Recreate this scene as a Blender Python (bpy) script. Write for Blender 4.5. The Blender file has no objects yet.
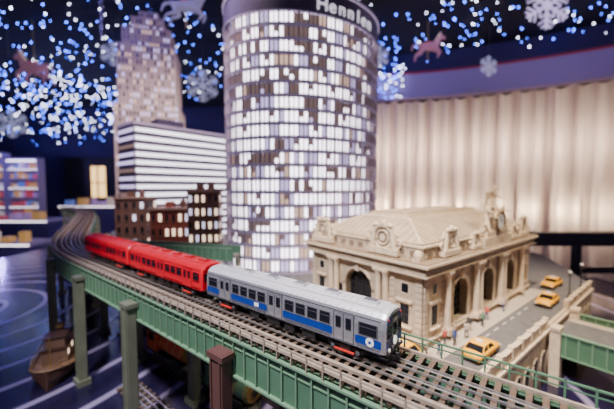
import bpy, bmesh, math, random
from mathutils import Matrix, Vector
random.seed(7)
S = bpy.context.scene

# ------------------------------------------------------------ materials
def M(name, col, rough=0.6, metal=0.0, emit=None, es=0.0, var=0.0, vscale=1.0, bump=0.0, spec=0.5, sample=True, trans=0.0):
    m = bpy.data.materials.new(name); m.use_nodes = True
    nt = m.node_tree; b = nt.nodes['Principled BSDF']
    b.inputs['Base Color'].default_value = (*col, 1)
    b.inputs['Roughness'].default_value = rough
    b.inputs['Metallic'].default_value = metal
    b.inputs['Specular IOR Level'].default_value = spec
    if trans: b.inputs['Transmission Weight'].default_value = trans
    if emit:
        b.inputs['Emission Color'].default_value = (*emit, 1)
        b.inputs['Emission Strength'].default_value = es
    if var > 0 or bump > 0:
        tc = nt.nodes.new('ShaderNodeTexCoord'); n = nt.nodes.new('ShaderNodeTexNoise')
        n.inputs['Scale'].default_value = vscale; n.inputs['Detail'].default_value = 6
        nt.links.new(tc.outputs['Object'], n.inputs['Vector'])
        if var > 0:
            r = nt.nodes.new('ShaderNodeValToRGB')
            r.color_ramp.elements[0].position = 0.3; r.color_ramp.elements[1].position = 0.7
            r.color_ramp.elements[0].color = (*[max(0, c*(1-var)) for c in col], 1)
            r.color_ramp.elements[1].color = (*[min(1, c*(1+var)) for c in col], 1)
            nt.links.new(n.outputs['Fac'], r.inputs['Fac']); nt.links.new(r.outputs['Color'], b.inputs['Base Color'])
        if bump > 0:
            bp = nt.nodes.new('ShaderNodeBump'); bp.inputs['Strength'].default_value = bump
            nt.links.new(n.outputs['Fac'], bp.inputs['Height']); nt.links.new(bp.outputs['Normal'], b.inputs['Normal'])
    if not sample:
        m.cycles.emission_sampling = 'NONE'
    return m

# ------------------------------------------------------------ mesh builder
class MB:
    def __init__(s): s.V=[]; s.F=[]; s.I=[]; s.mats=[]; s.T=Matrix.Identity(4); s.smooth=[]
    def add(s, vs, fs, mat, smooth=False):
        if mat not in s.mats: s.mats.append(mat)
        k=s.mats.index(mat); o=len(s.V)
        s.V += [tuple(s.T @ Vector(v)) for v in vs]
        for f in fs:
            s.F.append([i+o for i in f]); s.I.append(k); s.smooth.append(smooth)
    def box(s, c, d, mat, rz=0.0, taper=1.0):
        x,y,z=c; a,b,h=d[0]/2,d[1]/2,d[2]/2; co,si=math.cos(rz),math.sin(rz); vs=[]
        for dz,t in ((-h,1),(h,taper)):
            for px,py in ((-a,-b),(a,-b),(a,b),(-a,b)):
                px*=t; py*=t
                vs.append((x+px*co-py*si, y+px*si+py*co, z+dz))
        s.add(vs,[(3,2,1,0),(4,5,6,7),(0,1,5,4),(1,2,6,5),(2,3,7,6),(3,0,4,7)],mat)
    def bx(s,x0,x1,y0,y1,z0,z1,mat): s.box(((x0+x1)/2,(y0+y1)/2,(z0+z1)/2),(abs(x1-x0),abs(y1-y0),abs(z1-z0)),mat)
    def prism(s, poly, z0, z1, mat):
        n=len(poly); vs=[(p[0],p[1],z0) for p in poly]+[(p[0],p[1],z1) for p in poly]
        fs=[tuple(range(n-1,-1,-1)),tuple(range(n,2*n))]+[(i,(i+1)%n,n+(i+1)%n,n+i) for i in range(n)]
        s.add(vs,fs,mat)
    def cyl(s,p0,p1,r0,mat,r1=None,n=12,smooth=True,caps=True):
        if r1 is None: r1=r0
        p0=Vector(p0); p1=Vector(p1); d=(p1-p0).normalized()
        a=d.orthogonal().normalized(); b=d.cross(a); vs=[]
        for p,r in ((p0,r0),(p1,r1)):
            for i in range(n):
                t=2*math.pi*i/n; vs.append(p+(a*math.cos(t)+b*math.sin(t))*r)
        s.add(vs,[(i,(i+1)%n,n+(i+1)%n,n+i) for i in range(n)],mat,smooth)
        if caps: s.add(vs,[tuple(range(n-1,-1,-1)),tuple(range(n,2*n))],mat)
    def sph(s,c,r,mat,nu=12,nv=8,sc=(1,1,1)):
        vs=[];fs=[]
        for j in range(nv+1):
            p=math.pi*j/nv
            for i in range(nu):
                t=2*math.pi*i/nu
                vs.append((c[0]+r*sc[0]*math.sin(p)*math.cos(t),c[1]+r*sc[1]*math.sin(p)*math.sin(t),c[2]+r*sc[2]*math.cos(p)))
        for j in range(nv):
            for i in range(nu):
                fs.append((j*nu+i,j*nu+(i+1)%nu,(j+1)*nu+(i+1)%nu,(j+1)*nu+i))
        s.add(vs,fs,mat,True)
    def tube(s,pts,r,mat,n=6,closed=False):
        pts=[Vector(p) for p in pts]; m=len(pts); vs=[]
        for k,p in enumerate(pts):
            if closed: d=pts[(k+1)%m]-pts[k-1]
            else: d=pts[min(k+1,m-1)]-pts[max(k-1,0)]
            d.normalize(); up=Vector((0,0,1)) if abs(d.z)<0.9 else Vector((1,0,0))
            a=d.cross(up).normalized(); b=a.cross(d)
            rr=r[k] if isinstance(r,(list,tuple)) else r
            for i in range(n):
                t=2*math.pi*i/n; vs.append(p+(a*math.cos(t)+b*math.sin(t))*rr)
        fs=[]
        for k in range(m if closed else m-1):
            k2=(k+1)%m
            for i in range(n): fs.append((k*n+i,k*n+(i+1)%n,k2*n+(i+1)%n,k2*n+i))
        if not closed: fs+= [tuple(range(n)),tuple(range((m-1)*n,m*n))]
        s.add(vs,fs,mat,True)
    def sweep(s,path,prof,mat):
        n=len(prof); vs=[]
        for (x,y,nx,ny) in path:
            for (a,z) in prof: vs.append((x+nx*a,y+ny*a,z))
        fs=[]
        for k in range(len(path)-1):
            for i in range(n): fs.append((k*n+i,k*n+(i+1)%n,(k+1)*n+(i+1)%n,(k+1)*n+i))
        fs+=[tuple(range(n)),tuple(range((len(path)-1)*n,len(path)*n))]
        s.add(vs,fs,mat)
    def make(s,name,loc=(0,0,0),rz=0.0,parent=None,scale=1.0):
        me=bpy.data.meshes.new(name); me.from_pydata([tuple(v) for v in s.V],[],s.F)
        for m in s.mats: me.materials.append(m)
        me.polygons.foreach_set('material_index',s.I); me.polygons.foreach_set('use_smooth',s.smooth)
        bm=bmesh.new(); bm.from_mesh(me); bmesh.ops.recalc_face_normals(bm,faces=bm.faces); bm.to_mesh(me); bm.free()
        me.update(); ob=bpy.data.objects.new(name,me); S.collection.objects.link(ob)
        ob.location=loc; ob.rotation_euler=(0,0,rz); ob.scale=(scale,)*3
        if parent: ob.parent=parent
        return ob
def rect(a0,a1,z0,z1): return [(a0,z0),(a1,z0),(a1,z1),(a0,z1)]

def skin(joints, edges, radii, sub=1):
    me=bpy.data.meshes.new('tmp'); me.from_pydata(joints,edges,[]); ob=bpy.data.objects.new('tmp',me)
    S.collection.objects.link(ob); mod=ob.modifiers.new('s','SKIN')
    for i,v in enumerate(me.skin_vertices[0].data):
        r=radii[i]; v.radius=(r,r) if not isinstance(r,tuple) else r; v.use_root=(i==0)
    sb=ob.modifiers.new('u','SUBSURF'); sb.levels=sub; sb.render_levels=sub
    dg=bpy.context.evaluated_depsgraph_get(); ev=ob.evaluated_get(dg); m2=ev.to_mesh()
    V=[tuple(v.co) for v in m2.vertices]; F=[tuple(p.vertices) for p in m2.polygons]
    ev.to_mesh_clear(); bpy.data.objects.remove(ob); bpy.data.meshes.remove(me)
    return V,F

# ------------------------------------------------------------ palette
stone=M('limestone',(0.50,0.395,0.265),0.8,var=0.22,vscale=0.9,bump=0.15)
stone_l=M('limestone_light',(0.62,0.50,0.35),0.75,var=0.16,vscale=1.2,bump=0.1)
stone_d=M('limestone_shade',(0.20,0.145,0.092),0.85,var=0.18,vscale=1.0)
roofm=M('station_roof_tan',(0.36,0.285,0.195),0.7,var=0.2,vscale=0.5)
glassd=M('dark_window',(0.01,0.011,0.016),0.15)
bronze=M('bronze_frame',(0.05,0.042,0.03),0.5,0.3)
silver=M('stainless_steel',(0.62,0.63,0.68),0.24,0.75,var=0.05,vscale=3)
silverr=M('roof_steel',(0.64,0.65,0.70),0.32,0.35)
steelln=M('steel_line',(0.13,0.135,0.16),0.4,0.5)
bluest=M('blue_stripe',(0.003,0.035,0.26),0.3)
redm=M('redbird_red',(0.62,0.005,0.022),0.2,var=0.05)
redroof=M('red_roof',(0.52,0.006,0.02),0.3)
reddk=M('dark_red_panel',(0.24,0.003,0.008),0.4)
blackm=M('undercarriage_black',(0.012,0.012,0.014),0.55)
redshoe=M('shoe_beam_red',(0.6,0.03,0.02),0.5)
whitep=M('white_paint',(0.85,0.85,0.85),0.5)
lampw=M('headlamp_lens',(1,1,0.9),0.3,emit=(1,0.95,0.8),es=1.2)
rail=M('rail_steel',(0.55,0.53,0.51),0.28,0.8)
tie=M('tie_wood',(0.10,0.066,0.046),0.85,var=0.3,vscale=3)
plank=M('timber_guard',(0.29,0.235,0.185),0.8,var=0.25,vscale=2)
green=M('girder_green',(0.075,0.17,0.10),0.5,var=0.12,vscale=0.6)
greenl=M('girder_green_flange',(0.14,0.26,0.16),0.45)
colbr=M('column_olive_green',(0.13,0.145,0.10),0.55,var=0.15,vscale=0.5)
colcap=M('column_cap_maroon',(0.10,0.045,0.038),0.55)
asph=M('asphalt',(0.12,0.115,0.115),0.8,var=0.2,vscale=0.8)
side=M('sidewalk_concrete',(0.42,0.36,0.29),0.8,var=0.12,vscale=1.0)
yellow=M('taxi_yellow',(0.95,0.45,0.003),0.3)
ceilm=M('ceiling_night_blue',(0.003,0.003,0.012),0.9)
wallm=M('wall_violet',(0.024,0.017,0.085),0.7,var=0.2,vscale=0.02)
floorm=M('floor_gloss_dark',(0.025,0.022,0.06),0.2,var=0.2,vscale=0.05)
tabm=M('water_table_gloss',(0.02,0.02,0.05),0.16); nt=tabm.node_tree
tc=nt.nodes.new('ShaderNodeTexCoord'); wv=nt.nodes.new('ShaderNodeTexWave'); wv.wave_type='RINGS'; wv.rings_direction='Z'
mp=nt.nodes.new('ShaderNodeMapping'); mp.inputs['Location'].default_value=(80,-66,0)
wv.inputs['Scale'].default_value=0.045; wv.inputs['Distortion'].default_value=4.5; wv.inputs['Detail'].default_value=0.6; wv.inputs['Detail Scale'].default_value=0.25
rp=nt.nodes.new('ShaderNodeValToRGB'); e=rp.color_ramp.elements; e[0].position=0.0; e[0].color=(0.010,0.008,0.028,1); e[1].position=1.0; e[1].color=(0.30,0.26,0.42,1)
x=rp.color_ramp.elements.new(0.90); x.color=(0.018,0.014,0.048,1)
nt.links.new(tc.outputs['Object'],mp.inputs['Vector']); nt.links.new(mp.outputs['Vector'],wv.inputs['Vector']); nt.links.new(wv.outputs['Fac'],rp.inputs['Fac']); nt.links.new(rp.outputs['Color'],nt.nodes['Principled BSDF'].inputs['Base Color'])

# ------------------------------------------------------------ room shell
def simple(name,x0,x1,y0,y1,z0,z1,mat):
    b=MB(); b.bx(x0,x1,y0,y1,z0,z1,mat); return b.make(name)
simple('floor',-440,340,-120,450,-44,-42,floorm)
simple('ceiling',-440,340,-120,450,125,127,ceilm)
simple('wall_left',-442,-440,-120,450,-42,125,wallm)
simple('wall_right',340,342,-120,450,-42,125,wallm)
b=MB()
b.bx(-440,-306,410,414,-42,125,wallm); b.bx(-250,340,410,414,-42,125,wallm); b.bx(-306,-250,410,414,56,125,wallm)
b.bx(-440,340,445,449,-42,125,blackm)
b.make('wall_back')
simple('baseboard_back',-440,-316,408.6,409.8,-42,-36,M('baseboard_dark',(0.03,0.03,0.06)))
b=MB()
trimm=M('door_trim_dark',(0.01,0.01,0.016)); warm=M('corridor_glow',(0.8,0.6,0.3),emit=(1.0,0.62,0.20),es=2.6)
b.bx(-314,-306,404,409.5,-42,59,trimm); b.bx(-250,-246,404,409.5,-42,59,trimm); b.bx(-314,-246,404,409.5,56,60,trimm)
b.bx(-281,-263,405,406,8,48,warm); b.bx(-306,-282,405,406,-42,56,blackm); b.bx(-262,-250,405,406,-42,56,blackm); b.bx(-282,-262,405,406,48,56,blackm); b.bx(-282,-262,405,406,-42,8,blackm)
b.bx(-273,-271.6,404,405,8,48,blackm); b.bx(-281,-263,404,405,26,27.5,blackm)
b.make('door_1')

# ------------------------------------------------------------ curtain and soffit
curt=bpy.data.materials.new('sheer_curtain'); curt.use_nodes=True; nt=curt.node_tree; nt.nodes.clear()
o=nt.nodes.new('ShaderNodeOutputMaterial'); mx=nt.nodes.new('ShaderNodeMixShader'); mx.inputs[0].default_value=0.66
d1=nt.nodes.new('ShaderNodeBsdfDiffuse'); d1.inputs[0].default_value=(0.58,0.47,0.44,1)
t1=nt.nodes.new('ShaderNodeBsdfTranslucent'); t1.inputs[0].default_value=(0.90,0.75,0.62,1)
nt.links.new(d1.outputs[0],mx.inputs[1]); nt.links.new(t1.outputs[0],mx.inputs[2]); nt.links.new(mx.outputs[0],o.inputs[0])
def bez(p0,p1,p2,n):
    r=[]
    for i in range(n+1):
        t=i/n; r.append(((1-t)**2*p0[0]+2*t*(1-t)*p1[0]+t*t*p2[0],(1-t)**2*p0[1]+2*t*(1-t)*p1[1]+t*t*p2[1]))
    return r
def withn(pts):
    r=[]
    for i,p in enumerate(pts):
        a=pts[max(i-1,0)]; c=pts[min(i+1,len(pts)-1)]; dx,dy=c[0]-a[0],c[1]-a[1]; l=math.hypot(dx,dy)
        r.append((p[0],p[1],-dy/l,dx/l))
    return r
cp=withn(bez((40,262),(130,262),(240,178),520))
b=MB(); vs=[];fs=[]; zs=[-41.5,0,50,90]
for i,(x,y,nx,ny) in enumerate(cp):
    for j,z in enumerate(zs):
        amp=2.8*math.sin(i*0.26)+1.6*math.sin(i*0.17+1+0.3*j)+0.4*math.sin(i*0.8)
        vs.append((x+nx*amp,y+ny*amp,z))
for i in range(len(cp)-1):
    for j in range(3): k=i*4+j; fs.append((k,k+4,k+5,k+1))
b.add(vs,fs,curt,True); b.make('sheer_curtain')
fas=M('soffit_lilac',(0.48,0.40,0.60),0.6); redtrim=M('red_cove_trim',(0.35,0.02,0.05),0.5,emit=(0.8,0.04,0.10),es=0.06)
b=MB(); sp=withn(bez((36,256),(130,256),(246,170),60))
b.sweep(sp,rect(-3,3,92,109),fas); b.sweep(sp,rect(-3.8,3.8,109,110.3),redtrim); b.sweep(sp,rect(-3,3,110.3,124.9),wallm)
b.sweep(sp,rect(-4.0,4.0,90.5,92.5),fas)
b.make('trim_1')

# ------------------------------------------------------------ track path
F=Vector((4.75,19.65)); u=Vector((-0.787,0.6165)).normalized(); nr=Vector((-u.y,u.x))
ctrl=[F+u*50, Vector((-44,59)),Vector((-53,70.5)),Vector((-62.5,85)),Vector((-72,100)),Vector((-84,118)),Vector((-98,138)),Vector((-117,160)),Vector((-142,184))]
pts=[F+u*t for t in range(-24,50,2)]
cc=[F+u*42]+ctrl+[Vector((-170,208))]
for i in range(1,len(cc)-2):
    p0,p1,p2,p3=cc[i-1],cc[i],cc[i+1],cc[i+2]
    for k in range(8):
        t=k/8; pts.append(0.5*((2*p1)+(-p0+p2)*t+(2*p0-5*p1+4*p2-p3)*t*t+(-p0+3*p1-3*p2+p3)*t**3))
pts.append(cc[-2])
path=withn([(p.x,p.y) for p in pts])
arc=[0]
for i in range(1,len(pts)): arc.append(arc[-1]+(pts[i]-pts[i-1]).length)
def samp(d):
    for i in range(1,len(arc)):
        if arc[i]>=d:
            t=(d-arc[i-1])/(arc[i]-arc[i-1]); p=pts[i-1].lerp(pts[i],t); T=(pts[i]-pts[i-1]).normalized(); return p,T
    return pts[-1],(pts[-1]-pts[-2]).normalized()
total=arc[-1]; D0=24.0
b=MB(); RZ=9.0
for sgn in (-1,1):
    g=0.72*sgn
    b.sweep(path,rect(g-0.04,g+0.04,RZ-0.16,RZ-0.005),rail); b.sweep(path,rect(g-0.09,g+0.09,RZ-0.2,RZ-0.16),rail)
b.sweep(path,rect(1.5,1.6,RZ-0.05,RZ+0.08),rail)
b.sweep(path,rect(-0.05,0.05,RZ-0.16,RZ-0.02),rail)
d=0.3
while d<total-0.5:
    p,T=samp(d); a=math.atan2(T.y,T.x); near=Vector((-T.y,T.x))
    c=p+near*0.5
    b.box((c.x,c.y,RZ-0.34),(0.30,5.9,0.26),tie,a)
    d+=0.72 if d<110 else 1.4
for s0 in (2.25,3.25): b.sweep(path,rect(s0-0.13,s0+0.13,RZ-0.21,RZ-0.02),plank)
b.sweep(path,rect(-2.3,-2.1,RZ-0.21,RZ-0.02),plank)
for s0 in (3.55,-2.55):
    b.sweep(path,rect(s0-0.06,s0+0.06,5.7,8.55),green)
    b.sweep(path,rect(s0-0.32,s0+0.32,8.4,8.55),greenl); b.sweep(path,rect(s0-0.32,s0+0.32,5.6,5.75),greenl)
    b.sweep(path,rect(s0-0.14,s0+0.14,7.75,7.85),greenl)
b.sweep(path,rect(-2.5,3.5,5.9,6.1),blackm)
d=0.5
while d<total-0.5:
    p,T=samp(d); a=math.atan2(T.y,T.x); near=Vector((-T.y,T.x))
    for s0 in (3.66,-2.66):
        c=p+near*s0; b.box((c.x,c.y,7.1),(0.12,0.24,2.6),greenl,a)
    d+=1.25 if d<120 else 3
for s0,z1,mt in ((3.75,9.55,plank),(-2.75,9.75,green)):
    b.sweep(path,rect(s0-0.06,s0+0.06,z1-0.1,z1),mt); b.sweep(path,rect(s0-0.03,s0+0.03,z1-0.45,z1-0.38),mt)
    d=0.9
    while d<total-0.5:
        p,T=samp(d); a=math.atan2(T.y,T.x); near=Vector((-T.y,T.x)); c=p+near*s0
        b.box((c.x,c.y,(8.4+z1)/2),(0.1,0.1,z1-8.4),mt,a); d+=1.25 if d<110 else 3
t=-5.3
while t+D0<total-6:
    p,T=samp(t+D0); a=math.atan2(T.y,T.x); near=Vector((-T.y,T.x))
    for s0 in (4.35,-3.35):
        c=p+near*s0; mm=colcap if t<12 else colbr
        b.box((c.x,c.y,-0.2),(1.5,0.9,15.6),mm,a); b.box((c.x,c.y,7.35),(1.9,1.2,0.45),mm,a)
        b.box((c.x,c.y,-7.6),(2.2,1.6,0.8),mm,a)
        for e in (-0.55,0.55):
            q=c+T*e; b.box((q.x,q.y,0.0),(0.15,1.15,14.8),mm,a)
    c=p+near*0.5; b.box((c.x,c.y,5.2),(0.9,8.2,0.8),green,a)
    t+=16.3
viad=b.make('elevated_railway_viaduct')

# ------------------------------------------------------------ subway cars
def subway_car(name,bm,roof,stripe,dark,front,tpos,L=16.0):
    b=MB(); H=[(1.33,0.95),(1.36,1.2),(1.36,2.45),(1.31,2.85),(1.22,3.1),(0.98,3.34),(0.55,3.49),(0,3.53)]
    full=[(y,z) for y,z in H]+[(-y,z) for y,z in H[-2::-1]]
    xs=[(0,0.90),(0.10,0.965),(0.3,1),(L-0.3,1),(L-0.1,0.965),(L,0.90)]
    n=len(full); vs=[]
    for x,k in xs:
        for y,z in full: vs.append((x,y*k,z if k==1 else 0.95+(z-0.95)*(0.985 if k>0.95 else 0.95)))
    wall=[];rf=[]
    for j in range(len(xs)-1):
        for i in range(n-1):
            f=(j*n+i,j*n+i+1,(j+1)*n+i+1,(j+1)*n+i)
            (rf if 4<=i<=n-6 else wall).append(f)
        wall.append((j*n+n-1,j*n,(j+1)*n,(j+1)*n+n-1))
    wall+= [tuple(range(n)),tuple(range((len(xs)-1)*n,len(xs)*n))]
    b.add(vs,wall,bm); b.add(vs,rf,roof)
    q=L/16.0; doors=[2.55*q,8.0*q,13.45*q]
    for sd in (1,-1):
        def P(x0,x1,z0,z1,mat,o=0.02,y=1.36): b.bx(x0,x1,sd*(y-0.03),sd*(y+o),z0,z1,mat)
        for dx in doors:
            P(dx-0.80,dx+0.80,1.02,2.86,dark,0.012)
            for e in (-0.38,0.38):
                P(dx+e-0.34,dx+e+0.34,1.05,2.8,bm,0.03); P(dx+e-0.2,dx+e+0.2,1.85,2.6,glassd,0.045)
        segs=[(0.35,doors[0]-.95),(doors[0]+.95,doors[1]-.95),(doors[1]+.95,doors[2]-.95),(doors[2]+.95,L-.35)]
        for a,c in segs:
            nW=max(1,int((c-a)/0.92)); w=(c-a)/nW
            for k in range(nW):
                x=a+w*(k+0.5); P(x-w*0.42,x+w*0.42,1.83,2.66,dark,0.02); P(x-w*0.36,x+w*0.36,1.89,2.60,glassd,0.035)
                P(x-w*0.36,x+w*0.36,2.36,2.39,dark,0.05)
            if stripe: P(a-.08,c+.08,1.24,1.72,stripe,0.022)
            for z in (1.10,1.17,1.76): P(a,c,z,z+0.02,dark,0.03)
        P(0.3,L-0.3,2.9,2.95,dark,0.02,1.30); P(0.3,L-0.3,0.93,1.0,dark,0.03)
    x=0.5
    while x<L-0.4:
        pr=[( y*1.008,z+0.012) for y,z in full[4:n-4]]
        b.tube([(x,y,z) for y,z in pr],0.022,roof,4); x+=0.5
    for k in range(6):
        x=1.6+k*(L-3.2)/5
        b.box((x,0,3.6),(1.1,0.62,0.16),roof); b.box((x,0,3.69),(0.9,0.45,0.05),dark)
    for yy in (0.72,-0.72): b.bx(0.5,L-0.5,yy-0.03,yy+0.03,3.44,3.49,roof)
    b.bx(0.5,L-0.5,-1.1,1.1,0.78,0.96,blackm)
    for x,w in ((5.2,1.2),(6.8,1.0),(8.3,1.4),(10.2,1.1)):
        b.bx(x*q-w/2,x*q+w/2,0.4,1.2,0.3,0.8,blackm); b.bx(x*q-w/2,x*q+w/2,-1.2,-0.4,0.3,0.8,blackm)
    for tx in (2.9,L-2.9):
        for sd in (1,-1):
            b.bx(tx-1.35,tx+1.35,sd*0.95,sd*1.1,0.38,0.62,blackm)
            b.bx(tx-0.4,tx+0.4,sd*0.95,sd*1.18,0.2,0.7,blackm)
            b.bx(tx-0.75,tx+0.75,sd*1.2,sd*1.32,0.28,0.38,redshoe)
            for wx in (-0.95,0.95):
                b.cyl((tx+wx,sd*0.68,0.42),(tx+wx,sd*0.84,0.42),0.42,blackm,n=16)
                b.cyl((tx+wx,sd*1.08,0.42),(tx+wx,sd*1.2,0.42),0.16,steelln,n=10)
        for wx in (-0.95,0.95): b.cyl((tx+wx,-0.7,0.42),(tx+wx,0.7,0.42),0.08,blackm)
        b.bx(tx-0.3,tx+0.3,-0.95,0.95,0.4,0.75,blackm)
    for ex,sg in ((0,-1),(L,1)):
        def E(y0,y1,z0,z1,mat,o): 
            xa=ex-sg*0.02; xb=ex+sg*o; b.bx(min(xa,xb),max(xa,xb),y0,y1,z0,z1,mat)
        if stripe: E(-1.18,1.18,1.22,1.74,stripe,0.018); E(-1.1,1.1,2.68,3.1,stripe,.01)
        E(-0.42,0.42,1.0,2.95,dark,0.03); E(-0.38,0.38,1.02,2.9,bm,0.04); E(-0.25,0.25,1.85,2.65,glassd,0.055)
        if stripe: E(-.38,.38,1.24,1.72,stripe,.05)
        for sd in (1,-1):
            a,c=sorted((sd*0.5,sd*1.14)); E(a,c,1.82,2.62,dark,0.025); E(a+0.06,c-0.06,1.88,2.56,glassd,0.04)
            E(sd*0.82-0.13,sd*0.82+0.13,1.02,1.2,dark,0.03)
            b.cyl((ex,sd*0.82,1.11),(ex+sg*0.07,sd*0.82,1.11),0.1,lampw if front and ex==0 else dark,n=12)
            b.cyl((ex,sd*0.95,3.0),(ex+sg*0.06,sd*0.95,3.0),0.07,redshoe,n=10)
            for z in (1.3,1.7,2.1): b.cyl((ex,sd*0.45,z),(ex+sg*0.22,sd*0.62,z-0.1),0.02,steelln,n=6)
        E(-0.45,0.45,2.98,3.22,dark,0.03); E(-0.38,0.38,3.02,3.18,glassd,0.045)
        E(-1.15,1.15,0.84,1.0,blackm,0.12)
        cl=.38 if front and ex==0 else .2
        b.cyl((ex,0,0.62),(ex+sg*cl,0,0.62),0.11,blackm); b.box((ex+sg*(cl-.04),0,0.62),(0.1,0.4,0.3),blackm)
        b.bx(ex-0.05,ex+0.05,-0.9,0.9,0.25,0.32,blackm)
        for sd in (1,-1): b.bx(ex-0.05,ex+0.05,sd*0.7-0.06,sd*0.7+0.06,0.3,0.9,blackm)
    if front:
        b.cyl((-0.035,0.0,1.48),(-0.08,0.0,1.48),0.26,lampw,n=20)
        b.cyl((1.0,1.36,1.5),(1.0,1.405,1.5),0.28,whitep,n=20); b.cyl((1.0,1.40,1.5),(1.0,1.415,1.5),0.10,bluest,n=20)
        b.bx(10.9,11.4,1.36,1.40,1.35,1.65,whitep)
    p=F+u*tpos; return b.make(name,(p.x,p.y,RZ),math.atan2(u.y,u.x))
subway_car('silver_subway_car',silver,silverr,bluest,steelln,True,-0.95,18.2)
subway_car('red_subway_car',redm,redroof,None,reddk,False,17.95,16.2)
subway_car('red_subway_car',redm,redroof,None,reddk,False,34.8,16.2)

# ------------------------------------------------------------ layout table, city platform
b=MB(); b.bx(-122,78,6,192,-10,-8,tabm)
for x in (-118,74):
    for y in (10,100,188): b.bx(x-2,x+2,y-2,y+2,-42,-10,blackm)
b.make('layout_table')
C=Vector((14.1,37.0)); r=Vector((0.785,0.62)).normalized(); l=Vector((-r.y,r.x)); out=-l
def RL(a,o): p=C+r*a+out*o; return (p.x,p.y)
def VP(t,s): p=F+u*t+nr*s; return (p.x,p.y)
platpoly=[VP(-1,-9),VP(58,-9),(-52,84),(-66,105),(-78,122),(-90,142),(-100,188),(74,188),(70,90),RL(52,6.95),RL(-6,6.95)]
wallst=M('embankment_grey',(0.07,0.065,0.075),0.8,var=0.2,vscale=0.5)
b=MB(); b.prism(platpoly,-8,-0.05,wallst); b.prism(platpoly,-0.05,0.0,asph)
b.make('city_street_platform')
LR,LL=37.0,21.0
b=MB(); b.T=Matrix.Translation((C.x,C.y,0))@Matrix.Rotation(math.atan2(r.y,r.x),4,'Z')
b.bx(-1.6,LR+1.2,-2.6,LL+2,0,0.18,side)
b.make('station_sidewalk')
b=MB()
b.T=Matrix.Translation((C.x,C.y,0))@Matrix.Rotation(math.atan2(r.y,r.x),4,'Z')
for k in range(16):
    if k in (1,2,10,11,14,15): continue
    b.bx(-2+k*3,-0.6+k*3,-3.25,-3.15,0.0,0.01,whitep)
b.make('road_lane_marking')
b=MB(); b.T=Matrix.Translation((C.x,C.y,0))@Matrix.Rotation(math.atan2(r.y,r.x),4,'Z')
for a0,a1 in ((-6,20),(31.5,50)):
    b.bx(a0,a1,-7.4,-7.0,0,0.9,stone_l); b.bx(a0,a1,-7.55,-6.95,0.9,1.1,stone_l)
    k=a0
    while k<=a1: b.bx(k-0.35,k+0.35,-7.6,-6.95,0.01,1.35,stone_l); k+=3.25
b.bx(-6,50,-7.5,-7.0,-8,-0.02,stone); b.bx(-6,50,-7.8,-7.0,-0.7,-0.3,stone_l)
k=-4.4
while k<48:
    w=1.1; ap=[(k-w,-8),(k-w,-4)]+[(k-w*math.cos(t*math.pi/8),-4+w*math.sin(t*math.pi/8)) for t in range(1,8)]+[(k+w,-4),(k+w,-8)]
    n=len(ap); vs=[(x,-7.53,z) for x,z in ap]; b.add(vs,[tuple(range(n))],bronze)
    b.tube([(x,-7.56,z) for x,z in ap],0.16,stone_l,5)
    k+=3.25
b.make('street_parapet')
b=MB(); b.T=Matrix.Translation((C.x,C.y,0))@Matrix.Rotation(math.atan2(r.y,r.x),4,'Z')
b.bx(20.6,31.2,-50,-7.85,-1.9,-1.4,side); b.bx(22.4,29.4,-50,-7.85,-1.4,-1.36,asph)
for x in (20.5,31.3):
    b.bx(x-0.08,x+0.08,-50,-7.9,-3.6,-0.5,green); b.bx(x-0.3,x+0.3,-50,-7.9,-0.55,-0.4,greenl); b.bx(x-0.3,x+0.3,-50,-7.9,-3.7,-3.55,greenl)
    y=-8.2
    while y>-50: b.bx(x-0.22,x+0.22,y-0.1,y+0.1,-3.6,-0.5,greenl); y-=1.4
    for y in (-7.9,-22,-36): 
        b.bx(x-0.7,x+0.7,y-1.2,y+0.0,-8,0.0,stone_l); b.box((x,y-0.6,0.2),(1.8,1.2,0.4),stone_l)
b.make('green_road_bridge')

# ------------------------------------------------------------ figures
def fig_mesh(step=0.0,arm=(0.1,0.1),lean=0.0,armup=(0,0)):
    J=[(0,0,.95),(0,lean*.3,1.15),(0,lean*.6,1.36),(0,lean*.8,1.50),(0,lean*.9+.015,1.60),(0,lean+.02,1.71),
       (.10,0,.90),(.11,step*.5+.03,.50),(.11,step,.09),(.12,step+.15,.04),
       (-.10,0,.90),(-.11,-step*.4+.03,.50),(-.11,-step,.09),(-.12,-step+.15,.04),
       (.19,lean*.7,1.43),(.25,arm[0]*.3,1.15+armup[0]*.3),(.27,arm[0]*1.0+.05,.92+armup[0]*.8),(.27,arm[0]*1.2+.07,.82+armup[0]),
       (-.19,lean*.7,1.43),(-.25,arm[1]*.3,1.15+armup[1]*.3),(-.27,arm[1]*1.0+.05,.92+armup[1]*.8),(-.27,arm[1]*1.2+.07,.82+armup[1])]
    E=[(0,1),(1,2),(2,3),(3,4),(4,5),(0,6),(6,7),(7,8),(8,9),(0,10),(10,11),(11,12),(12,13),(2,14),(14,15),(15,16),(16,17),(2,18),(18,19),(19,20),(20,21)]
    R=[.15,.14,.16,.06,.10,.095,.10,.07,.05,.04,.10,.07,.05,.04,.075,.055,.04,.035,.075,.055,.04,.035]
    return skin(J,E,R,1)
skinm=M('skin_tone',(0.55,0.33,0.22),0.6); hairm=M('hair_dark',(0.04,0.025,0.02),0.7)
cloth=[M('coat_%d'%i,c,0.8) for i,c in enumerate([(0.5,0.08,0.06),(0.06,0.09,0.25),(0.40,0.34,0.24),(0.04,0.04,0.045),(0.12,0.25,0.14),(0.5,0.42,0.36)])]
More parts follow.
